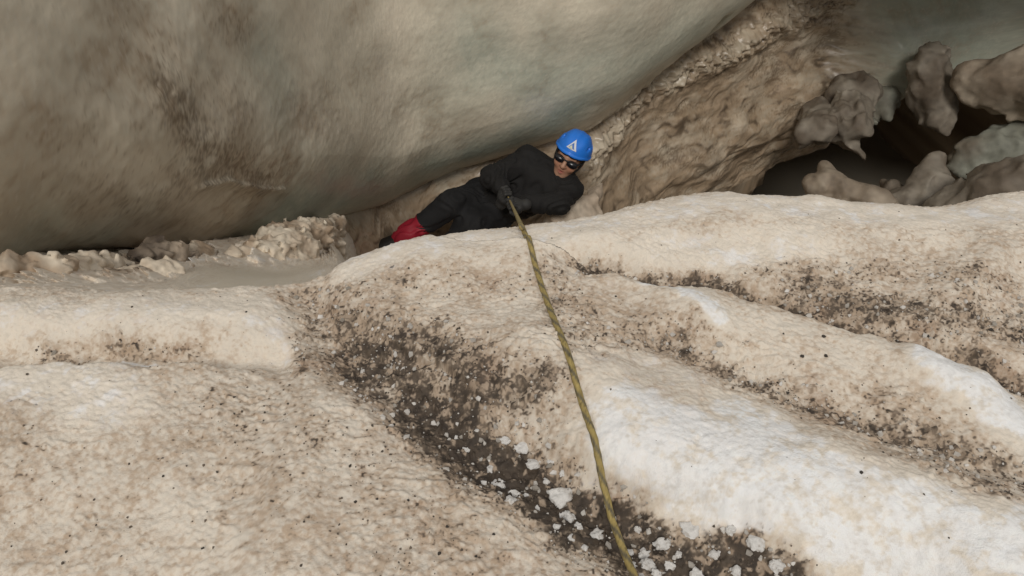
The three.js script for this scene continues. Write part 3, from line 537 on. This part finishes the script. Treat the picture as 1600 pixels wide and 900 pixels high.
for (const [x, y, r] of [[1279, 545, 5], [1247, 573, 5], [1283, 573, 5], [1217, 541, 3], [1230, 618, 5], [1322, 780, 4], [1450, 525, 4], [1545, 520, 5], [1480, 555, 4], [1590, 525, 4], [1395, 530, 4], [873, 488, 4], [960, 478, 3], [688, 878, 5], [772, 845, 4], [560, 800, 4], [640, 795, 4], [330, 880, 4], [700, 835, 5], [592, 795, 4], [462, 765, 3], [270, 770, 3], [390, 503, 3], [745, 880, 4]])
  clump(x, y, r * 0.62, 'tiny dark pebble lying on the dirty snow', 'pebbles on the snow', pebbleMat, 'pebble', 'pebble');
{ // loose grains too many to count
  const grain = new THREE.IcosahedronGeometry(1, 0), gp = grain.attributes.position; for (let i = 0; i < gp.count; i++) { const q = V(gp.getX(i), gp.getY(i), gp.getZ(i)), k = 1 + 0.35 * n3(q.x * 2 + 9, q.y * 2, q.z * 2); gp.setXYZ(i, q.x * k, q.y * k * 0.7, q.z * k); } grain.computeVertexNormals();
  function scatter(name, label, count, want, size, colour) {
    const P = []; let tries = 0;
    while (P.length < count && tries++ < count * 60) { const x = mix(-1.25, 1.35, rnd()), v = mix(-0.02, 0.92, rnd()), w = v + zLip(x), fl = fields(x, w), cl = fbm(x * 25, w * 25, 3); if (rnd() < want(fl[0], fl[1], cl)) P.push([x, v]); }
    const m = new THREE.InstancedMesh(grain, new THREE.MeshStandardMaterial({ roughness: 0.8 }), P.length), M = new THREE.Matrix4(), q = new THREE.Quaternion(), e = new THREE.Euler(), c = new THREE.Color();
    P.forEach(([x, v], i) => { const r = size(rnd()); e.set(rnd() * 0.8, rnd() * 6.3, rnd() * 0.8); M.compose(slopePoint(x, v, r * 0.15), q.setFromEuler(e), V(r * mix(0.8, 1.4, rnd()), r, r * mix(0.8, 1.3, rnd()))); m.setMatrixAt(i, M); colour(c, rnd()); m.setColorAt(i, c); });
    m.name = name; m.castShadow = m.receiveShadow = true; scene.add(m); tag(m, label, null, null, 'stuff');
  }
  scatter('dark_grit', 'fine dark grit strewn over the dirty snow', 6500, (d, c, cl) => clamp((d - 0.16) * 1.1 + 0.25 * cl - 0.3 * c) ** 1.5 + 0.004, (t) => 0.0006 + 0.0017 * t ** 4, (c, t) => c.setRGB(0.05 + 0.1 * t, 0.04 + 0.075 * t, 0.03 + 0.055 * t));
  scatter('ice_crumbs', 'pale crumbs of ice strewn in the dirt of the gully', 1300, (d, c, cl) => d > 0.42 ? 0.3 + 0.7 * clamp(cl + 0.3) : 0, (t) => 0.0012 + 0.004 * t ** 4, (c, t) => c.setRGB(0.3 + 0.4 * t, 0.27 + 0.4 * t, 0.23 + 0.4 * t));
}
console.log('lumps done');

// ---------------------------------------------------------------- the climber
const B = Object.fromEntries(Object.entries({
  neck: [862, 274, 5.02], shR: [826, 251, 5.02], shL: [888, 295, 4.97], chest: [846, 288, 5.0], belly: [800, 306, 5.08], hips: [768, 318, 5.16], hipR: [752, 306, 5.18], hipL: [776, 332, 5.14],
  elR: [768, 277, 4.88], haR: [788, 297, 4.74], elL: [872, 318, 4.84], haL: [806, 318, 4.76], knR: [704, 320, 4.96], anR: [616, 383, 5.1], toeR: [570, 402, 5.06], knL: [736, 350, 4.98], anL: [668, 425, 5.12], toeL: [625, 448, 5.08],
}).map(([k, [x, y, d]]) => [k, at(x, y, d)]));
const person = new THREE.Group(); person.name = 'person'; scene.add(person);
person.position.copy(B.toeR); 
tag(person, 'climber in a blue helmet, sunglasses and black clothes leaning back in the crevasse', 'person');
const part = (name, geo, mat, parent = person) => { geo.translate(-B.toeR.x, -B.toeR.y, -B.toeR.z); return mesh(name, geo, mat, parent); };
function figure(bones, k, c, wrinkle) {
  const lo = V(1e9, 1e9, 1e9), hi = V(-1e9, -1e9, -1e9);
  for (const [a, b, ra, rb] of bones) for (const [q, r] of [[a, ra], [b, rb]]) { lo.min(q.clone().subScalar(r + 0.05)); hi.max(q.clone().addScalar(r + 0.05)); }
  return nets((p) => { let d = 9; for (const [a, b, ra, rb] of bones) d = smin(d, capsule(p, a, b, ra, rb), k); return d > 0.08 || !wrinkle ? d : d + wrinkle * (fbm3(p, 11, 2) + 0.9 * Math.sin(fbm3(p, 6, 2) * 20)); }, lo, hi, c);
}
// head, in its own frame: x to the climber's left, y up, z out of the face
const headAt = at(890, 246, 4.94);
const up2 = RT.clone().multiplyScalar(0.50).addScaledVector(UP, 0.865), toCam = ray(890, 246).negate();
const hf = toCam.clone().multiplyScalar(0.93).addScaledVector(up2, -0.34).addScaledVector(RT, -0.1).normalize();
const hu = up2.clone().addScaledVector(hf, -up2.dot(hf)).normalize(), hx = hu.clone().cross(hf).normalize();
const HM = new THREE.Matrix4().makeBasis(hx, hu, hf).setPosition(headAt).multiply(new THREE.Matrix4().makeScale(1.06, 1.06, 1.06));
const ell = (p, cx, cy, cz, rx, ry, rz) => { const x = (p.x - cx) / rx, y = (p.y - cy) / ry, z = (p.z - cz) / rz, l = Math.hypot(x, y, z); return (l - 1) * Math.min(rx, ry, rz); };
const headGeo = nets((p) => {
  const m = p.clone(); m.x = Math.abs(m.x);
  let d = ell(p, 0, 0.03, -0.012, 0.076, 0.1, 0.098);
  d = smin(d, ell(p, 0, -0.045, 0.03, 0.058, 0.07, 0.062), 0.04); d = smin(d, ell(p, 0, -0.098, 0.058, 0.03, 0.022, 0.026), 0.03);
  d = smin(d, ell(m, 0.04, -0.028, 0.068, 0.026, 0.024, 0.022), 0.02); d = smin(d, capsule(m, V(0, 0.028, 0.09), V(0.045, 0.03, 0.076), 0.011, 0.009), 0.02);
  d = smin(d, capsule(p, V(0, 0.02, 0.092), V(0, -0.026, 0.112), 0.009, 0.013), 0.012); d = smin(d, ell(m, 0.012, -0.029, 0.1, 0.009, 0.008, 0.01), 0.008);
  d = Math.max(d, -ell(m, 0.034, 0.005, 0.104, 0.02, 0.012, 0.018));                                             // eye sockets
  d = smin(d, ell(m, 0.034, 0.005, 0.074, 0.014, 0.013, 0.014), 0.004);                                         // eyes
  d = smin(d, capsule(m, V(0, -0.056, 0.093), V(0.022, -0.058, 0.082), 0.007, 0.004), 0.006); d = smin(d, capsule(m, V(0, -0.074, 0.09), V(0.019, -0.07, 0.08), 0.008, 0.004), 0.006);   // lips
  d = Math.max(d, -ell(p, 0, -0.065, 0.1, 0.018, 0.0045, 0.014));
  d = smin(d, ell(m, 0.08, -0.002, -0.008, 0.012, 0.032, 0.02), 0.012);
  return smin(d, capsule(p, V(0, -0.06, -0.025), V(0, -0.2, -0.06), 0.052, 0.058), 0.03);
}, V(-0.11, -0.25, -0.14), V(0.11, 0.15, 0.14), 0.0045, (p, o) => {
  const lip = Math.exp(-(((p.y + 0.065) / 0.014) ** 2) - ((p.x / 0.022) ** 2)) * (p.z > 0.07 ? 1 : 0), cheek = Math.exp(-(((Math.abs(p.x) - 0.04) / 0.025) ** 2) - (((p.y + 0.03) / 0.03) ** 2)) * (p.z > 0.03 ? 0.6 : 0), f = 1 + 0.08 * fbm3(p, 60, 2);
  o[0] = mix(mix(0.47, 0.50, cheek), 0.34, lip) * f; o[1] = mix(mix(0.27, 0.22, cheek), 0.10, lip) * f; o[2] = mix(mix(0.18, 0.14, cheek), 0.08, lip) * f;
});
headGeo.applyMatrix4(HM);
const bodyBones = [[B.shR, B.shL, 0.055, 0.055], [B.neck, B.chest, 0.05, 0.075], [B.chest, B.belly, 0.075, 0.075], [B.belly, B.hips, 0.075, 0.075], [B.hipR, B.hipL, 0.08, 0.08], [B.shR, B.elR, 0.05, 0.04], [B.elR, B.haR, 0.034, 0.018], [B.shL, B.elL, 0.05, 0.04], [B.elL, B.haL, 0.034, 0.018],
  [B.hipR, B.knR, 0.075, 0.05], [B.knR, B.anR, 0.05, 0.035], [B.anR, B.toeR, 0.035, 0.03], [B.hipL, B.knL, 0.075, 0.05], [B.knL, B.anL, 0.05, 0.035], [B.anL, B.toeL, 0.035, 0.03]];
const torsoGeo = figure(bodyBones, 0.05, 0.014, 0);
torsoGeo.setAttribute('color', new THREE.BufferAttribute(new Float32Array(torsoGeo.attributes.position.count * 3).map((_, i) => [0.47, 0.27, 0.18][i % 3]), 3));
const skinMat = new THREE.MeshPhysicalMaterial({ vertexColors: true, roughness: 0.5, specularIntensity: 0.7 });
part('body', mergeGeometries([torsoGeo, headGeo]), skinMat);
const weave = tileTex(256, wrapNoise((u, v) => 0.5 + 0.25 * Math.sin(u * 400) * Math.sin(v * 400) + 0.3 * fbm(u * 12 + 50, v * 12, 3)));
const cloth = (r, g, b, rough = 0.85) => new THREE.MeshPhysicalMaterial({ color: new THREE.Color().setRGB(r, g, b), roughness: rough, bumpMap: weave, bumpScale: 0.003, sheen: 0.08, sheenColor: new THREE.Color(0.25, 0.24, 0.24), sheenRoughness: 0.6 });
const jacketMat = cloth(0.008, 0.0072, 0.007), trouserMat = cloth(0.009, 0.009, 0.01), gaiterMat = cloth(0.33, 0.012, 0.03, 0.6), tealMat = cloth(0.02, 0.22, 0.19, 0.6), bootMat = cloth(0.02, 0.018, 0.016, 0.55), gloveMat = cloth(0.03, 0.029, 0.028, 0.7);
const side = B.shL.clone().sub(B.shR).normalize();
const off = (p, s) => p.clone().addScaledVector(side, s);
const collarTop = V(0, -0.105, -0.03).applyMatrix4(HM);
const jacket = part('jacket', figure([[B.shR, B.shL, 0.09, 0.088], [collarTop, B.neck, 0.068, 0.085], [off(B.chest, -0.07), off(B.belly, -0.05), 0.115, 0.115], [off(B.chest, 0.07), off(B.belly, 0.05), 0.115, 0.115], [off(B.belly, -0.05), off(B.hips, -0.04), 0.115, 0.12], [off(B.belly, 0.05), off(B.hips, 0.04), 0.115, 0.12],
  [B.shR, B.elR, 0.082, 0.068], [B.elR, B.haR.clone().lerp(B.elR, 0.22), 0.066, 0.05], [B.shL, B.elL, 0.082, 0.068], [B.elL, B.haL.clone().lerp(B.elL, 0.18), 0.066, 0.05]], 0.04, 0.008, 0.006), jacketMat);
const trousers = part('trousers', figure([[B.hipR, B.hipL, 0.11, 0.11], [B.hips, B.hips.clone().lerp(B.belly, 0.3), 0.12, 0.12], [B.hipR, B.knR, 0.108, 0.084], [B.knR, B.knR.clone().lerp(B.anR, 0.62), 0.084, 0.068], [B.hipL, B.knL, 0.108, 0.084], [B.knL, B.knL.clone().lerp(B.anL, 0.62), 0.084, 0.068]], 0.04, 0.008, 0.006), trouserMat);
for (const [k, a, t] of [[B.knR, B.anR, B.toeR], [B.knL, B.anL, B.toeL]]) {
  part('gaiter', figure([[k.clone().lerp(a, 0.47), k.clone().lerp(a, 0.72), 0.072, 0.068], [k.clone().lerp(a, 0.72), k.clone().lerp(a, 1.02), 0.068, 0.058]], 0.03, 0.006, 0.006), gaiterMat);
  const boot = part('boot', figure([[k.clone().lerp(a, 1.0), a.clone().lerp(t, 0.3), 0.058, 0.06], [a, t, 0.058, 0.047]], 0.04, 0.007, 0.001), bootMat);
  part('boot_cuff', figure([[k.clone().lerp(a, 1.0), k.clone().lerp(a, 1.06), 0.064, 0.064]], 0.02, 0.007, 0), tealMat, boot);
}
// rope line: over the snow, across the lip, down to the hands
const ropeR = 0.0049, ropePx = [[1080, 1260], [1050, 1120], [1016, 985], [985, 893], [962, 830], [940, 772], [918, 706], [900, 650], [884, 590], [868, 536], [852, 487], [838, 447]];
const handP = at(792, 302, 4.70), handQ = at(796, 312, 4.66);
const ropePts = [];
{ // a rope pulled tight over the snow: the shortest line over the profile below it
  const way = new THREE.CatmullRomCurve3([V(0.42, 0.35, 0), V(0.33, 0.05, 0), ...[[1062, 1180], [986, 896], [899, 648], [836, 440], [815, 360]].map(([x, y]) => { const h = slopeHit(x, y); return V(h[0], h[1], 0); })], false, 'centripetal');
  const prof = [], N = 260, last = way.getPoint(1), dir = last.clone().sub(way.getPoint(0.97)).normalize(); let dist = 0, prev = null;
  const add = (x, z) => { const p = slopePoint(x, z - zLip(x), ropeR * 0.8); if (prev) dist += Math.hypot(p.x - prev.x, p.z - prev.z); prev = p; prof.push([dist, p]); };
  for (let i = 0; i <= N; i++) { const q = way.getPoint(i / N); add(q.x, q.y); }
  for (let i = 1; i <= 12; i++) { const p = slopePoint(last.x + dir.x * 0.01 * i, last.y - zLip(last.x) - 0.012 * i, ropeR * 0.8); dist += 0.004; prof.push([dist, p]); }
  const l = prof[prof.length - 1]; prof.push([l[0] + Math.hypot(handQ.x - l[1].x, handQ.z - l[1].z), handQ]);
  const hull = [];
  for (const p of prof) { while (hull.length > 1) { const a = hull[hull.length - 2], b = hull[hull.length - 1]; if ((b[1].y - a[1].y) * (p[0] - a[0]) <= (p[1].y - a[1].y) * (b[0] - a[0])) hull.pop(); else break; } hull.push(p); }
  let k = 0;                                              // sideways it keeps to the way; in height it follows the tight line, sunk a little where it presses into the snow
  const end = hull[hull.length - 2];
  for (let i = 0; i < prof.length - 1 && prof[i][0] <= end[0]; i += 4) { const [t, p] = prof[i]; while (hull[k + 1][0] < t) k++; const a = hull[k], b = hull[k + 1], y = mix(a[1].y, b[1].y, (t - a[0]) / (b[0] - a[0])); ropePts.push(V(p.x, mix(y, p.y, 0.75), p.z)); }
  for (let i = 0; i < 10; i++) ropePts.push(end[1].clone().lerp(handQ, i / 10));
  ropePts.push(handQ, handP, at(786, 297, 4.84), at(782, 305, 4.97));
}
{
  const c = new THREE.CatmullRomCurve3(ropePts, false, 'centripetal'), len = c.getLength(), N = Math.round(len / 0.003), R = 14, fr = c.computeFrenetFrames(N, false);
  const P = c.getSpacedPoints(N);
  const g = gridGeo(R, N, (i, j, o) => {
    const th = i / R * Math.PI * 2, s = j / N * len, a = fr.normals[j], b = fr.binormals[j], strand = th * 2 + s / 0.04 * Math.PI * 2;
    const r = ropeR * (1 + 0.05 * Math.cos(strand * 2) + 0.035 * Math.cos(th * 6 + s * 900) * Math.cos(th * 6 - s * 900)), q = P[j];
    o[0] = q.x + r * (Math.cos(th) * a.x + Math.sin(th) * b.x); o[1] = q.y + r * (Math.cos(th) * a.y + Math.sin(th) * b.y); o[2] = q.z + r * (Math.cos(th) * a.z + Math.sin(th) * b.z);
    const y = sstep(-0.7, 0.5, Math.sin(strand) + 0.3 * Math.sin(strand * 2 + 1) + 0.5 * n2(s * 300, th * 2) + 0.15) , dirty = 0.75 + 0.25 * fbm(s * 40, th * 2, 3) + 0.15 * n2(s * 400, th * 4), fleck = n2(s * 700, th * 3) > 0.45 ? 0.6 : 1;
    o[3] = mix(0.20, 0.48, y) * dirty * fleck; o[4] = mix(0.17, 0.365, y) * dirty * fleck; o[5] = mix(0.105, 0.13, y) * dirty * fleck; o[6] = s * 20; o[7] = i / R;
  });
  g.index.array.reverse(); g.computeVertexNormals();
  tag(mesh('climbing_rope', g, new THREE.MeshStandardMaterial({ vertexColors: true, roughness: 0.85 })), 'yellow and olive climbing rope running over the snow down to the climber', 'rope');
}
// gloved hands closed round the rope
function glove(at0, axis, away, mirror) {
  const y = axis.clone().normalize(), x = away.clone().addScaledVector(y, -away.dot(y)).normalize(), z = x.clone().cross(y), M = new THREE.Matrix4().makeBasis(x, y, z).setPosition(at0);
  const bones = [[V(0.034, -0.03, -0.012), V(0.034, 0.03, -0.012), 0.021, 0.023], [V(0.036, -0.02, 0.012), V(0.036, 0.026, 0.012), 0.02, 0.021], [V(0.04, 0.0, 0), V(0.085, 0.0, -0.02), 0.03, 0.034]], fingers = [];
  [-0.033, -0.0115, 0.0105, 0.031].forEach((fy, i) => {
    const l = [0.85, 1, 1.05, 0.95][i], R = 0.0215, pt = (deg, r = R) => V(Math.cos(deg * Math.PI / 180) * r, fy, Math.sin(deg * Math.PI / 180) * r * mirror);
    fingers.push([pt(40, 0.034), pt(110 * l, 0.027), 0.0105, 0.0098], [pt(110 * l, 0.027), pt(190 * l, 0.0225), 0.0098, 0.0092], [pt(190 * l, 0.0225), pt(255 * l, 0.0195), 0.0092, 0.0082]);
  });
  const th = [[V(0.034, 0.03, -0.02 * mirror), V(0.012, 0.046, -0.026 * mirror), 0.0135, 0.0115], [V(0.012, 0.046, -0.026 * mirror), V(-0.012, 0.044, -0.02 * mirror), 0.0115, 0.0095]];
  const g = nets((p) => {
    let d = 9; for (const b of bones) d = smin(d, capsule(p, ...b), 0.02);
    let f = 9; for (let i = 0; i < 4; i++) { let q = 9; for (let k = 0; k < 3; k++) q = smin(q, capsule(p, ...fingers[i * 3 + k]), 0.006); f = Math.min(f, q); }
    let t = 9; for (const b of th) t = smin(t, capsule(p, ...b), 0.008);
    return smin(smin(d, f, 0.006), t, 0.008);
  }, V(-0.05, -0.06, -0.06), V(0.13, 0.075, 0.06), 0.0042);
  g.applyMatrix4(M); return part('glove', g, gloveMat);
}
const ropeDir = handQ.clone().sub(handP).normalize();
glove(handP, ropeDir, B.elR.clone().sub(handP), 1);
const lowGrip = at(786, 297, 4.84);
glove(handQ.clone().addScaledVector(ropeDir, 0.05), ropeDir, B.elL.clone().sub(handQ), -1);
// helmet
const brim = (p) => p.y - (0.052 + 0.11 * p.z - 2.4 * Math.max(0, p.z - 0.07) * 0.12 - 0.25 * Math.abs(p.x) * (p.z > 0 ? 0.5 : 0.2));
const helmetGeo = nets((p) => {
  let d = ell(p, 0, 0.052, -0.012, 0.106, 0.116, 0.128); d += 0.0022 * Math.sin(Math.abs(p.x) * 95) * sstep(0.09, 0.13, p.y);
  for (const s of [-1, 1]) for (const [cx, cy, cz] of [[0.082, 0.105, 0.04], [0.085, 0.11, -0.03], [0.04, 0.155, -0.05]]) d = Math.max(d, -capsule(p, V(s * cx, cy, cz + 0.014), V(s * cx * 0.96, cy + 0.006, cz - 0.016), 0.0085, 0.0085));
  d = Math.max(d, -brim(p) * 0.9); const rim = Math.max(ell(p, 0, 0.052, -0.012, 0.111, 0.121, 0.134), Math.abs(brim(p) - 0.007) - 0.006); return smin(d, rim, 0.004);
}, V(-0.125, -0.03, -0.16), V(0.125, 0.19, 0.14), 0.005);
helmetGeo.applyMatrix4(HM);
const helmet = part('helmet', helmetGeo, new THREE.MeshPhysicalMaterial({ color: new THREE.Color().setRGB(0.014, 0.20, 0.80), roughness: 0.38, clearcoat: 0.25, clearcoatRoughness: 0.35 }));
const onHelmet = (x, y, lift) => { const rx = 0.106 + lift, ry = 0.116 + lift, rz = 0.128 + lift, a = x / rx, b = (y - 0.052) / ry; return V(x, y, -0.012 + rz * Math.sqrt(Math.max(0, 1 - a * a - b * b))); };
function emblem(tri, lift, r, g, b) {
  const n = 6, pos = [], idx = [], at2 = (i, j) => i * (i + 1) / 2 + j;
  for (let i = 0; i <= n; i++) for (let j = 0; j <= i; j++) { const u = 1 - i / n, w = i ? j / n : 0, q = 1 - u - w; pos.push(...onHelmet(tri[0][0] * u + tri[1][0] * q + tri[2][0] * w, tri[0][1] * u + tri[1][1] * q + tri[2][1] * w, lift).toArray()); }
  for (let i = 0; i < n; i++) for (let j = 0; j <= i; j++) { idx.push(at2(i, j), at2(i + 1, j), at2(i + 1, j + 1)); if (j < i) idx.push(at2(i, j), at2(i + 1, j + 1), at2(i, j + 1)); }
  const G = new THREE.BufferGeometry(); G.setAttribute('position', new THREE.Float32BufferAttribute(pos, 3)); G.setAttribute('uv', new THREE.Float32BufferAttribute(new Float32Array(pos.length / 3 * 2), 2)); G.setIndex(idx); G.computeVertexNormals(); G.applyMatrix4(HM);
  part('emblem', G, new THREE.MeshStandardMaterial({ color: new THREE.Color().setRGB(r, g, b), roughness: 0.5, side: THREE.DoubleSide }), helmet);
}
emblem([[-0.002, 0.142], [-0.034, 0.088], [0.03, 0.088]], 0.0035, 0.72, 0.74, 0.78);
emblem([[-0.004, 0.126], [-0.022, 0.095], [0.014, 0.095]], 0.0055, 0.03, 0.14, 0.5);
emblem([[-0.008, 0.112], [-0.02, 0.094], [0.004, 0.094]], 0.0075, 0.66, 0.68, 0.5);
// head band under the rim, strap, glasses
const darkMat = new THREE.MeshStandardMaterial({ color: new THREE.Color().setRGB(0.015, 0.014, 0.014), roughness: 0.6 });
const padGeo = nets((p) => Math.max(ell(p, 0, 0.035, -0.014, 0.095, 0.112, 0.114), Math.abs(brim(p) + 0.008) - 0.012), V(-0.12, -0.05, -0.15), V(0.12, 0.12, 0.12), 0.005); padGeo.applyMatrix4(HM);
part('head_band', padGeo, darkMat, helmet);
const strapPts = []; for (let i = 0; i <= 16; i++) { const t = i / 16 * Math.PI; strapPts.push(V(0.086 * Math.cos(t), 0.03 - 0.142 * Math.sin(t), 0.005 + 0.028 * Math.sin(t))); }
const strapGeo = new THREE.TubeGeometry(new THREE.CatmullRomCurve3(strapPts), 40, 0.006, 6); strapGeo.applyMatrix4(HM);
part('chin_strap', strapGeo.toNonIndexed(), darkMat, helmet);
const frameGeo = nets((p) => { const m = p.clone(); m.x = Math.abs(m.x); let d = capsule(m, V(0, 0.014, 0.11), V(0.03, 0.02, 0.109), 0.0045, 0.005); d = Math.min(d, capsule(m, V(0.03, 0.02, 0.109), V(0.072, 0.014, 0.078), 0.005, 0.007)); d = Math.min(d, capsule(m, V(0.072, 0.014, 0.078), V(0.086, 0.008, -0.02), 0.007, 0.005)); return d; }, V(-0.1, -0.02, -0.04), V(0.1, 0.04, 0.125), 0.0032);
frameGeo.applyMatrix4(HM);
const glasses = part('sunglasses', frameGeo, darkMat);
const lensMat = new THREE.MeshPhysicalMaterial({ color: new THREE.Color().setRGB(0.006, 0.007, 0.011), roughness: 0.3, clearcoat: 0.25, clearcoatRoughness: 0.25 });
for (const s of [-1, 1]) { const lg = nets((p) => Math.max(ell(p, s * 0.037, 0.002, 0.088, 0.037, 0.0225, 0.024), 0.082 - p.z), V(-0.09, -0.03, 0.06), V(0.09, 0.035, 0.125), 0.0032); lg.applyMatrix4(HM); part('lens', lg, lensMat, glasses); }
console.log('climber done');
scene.updateMatrixWorld(true);
renderer.render(scene, camera);
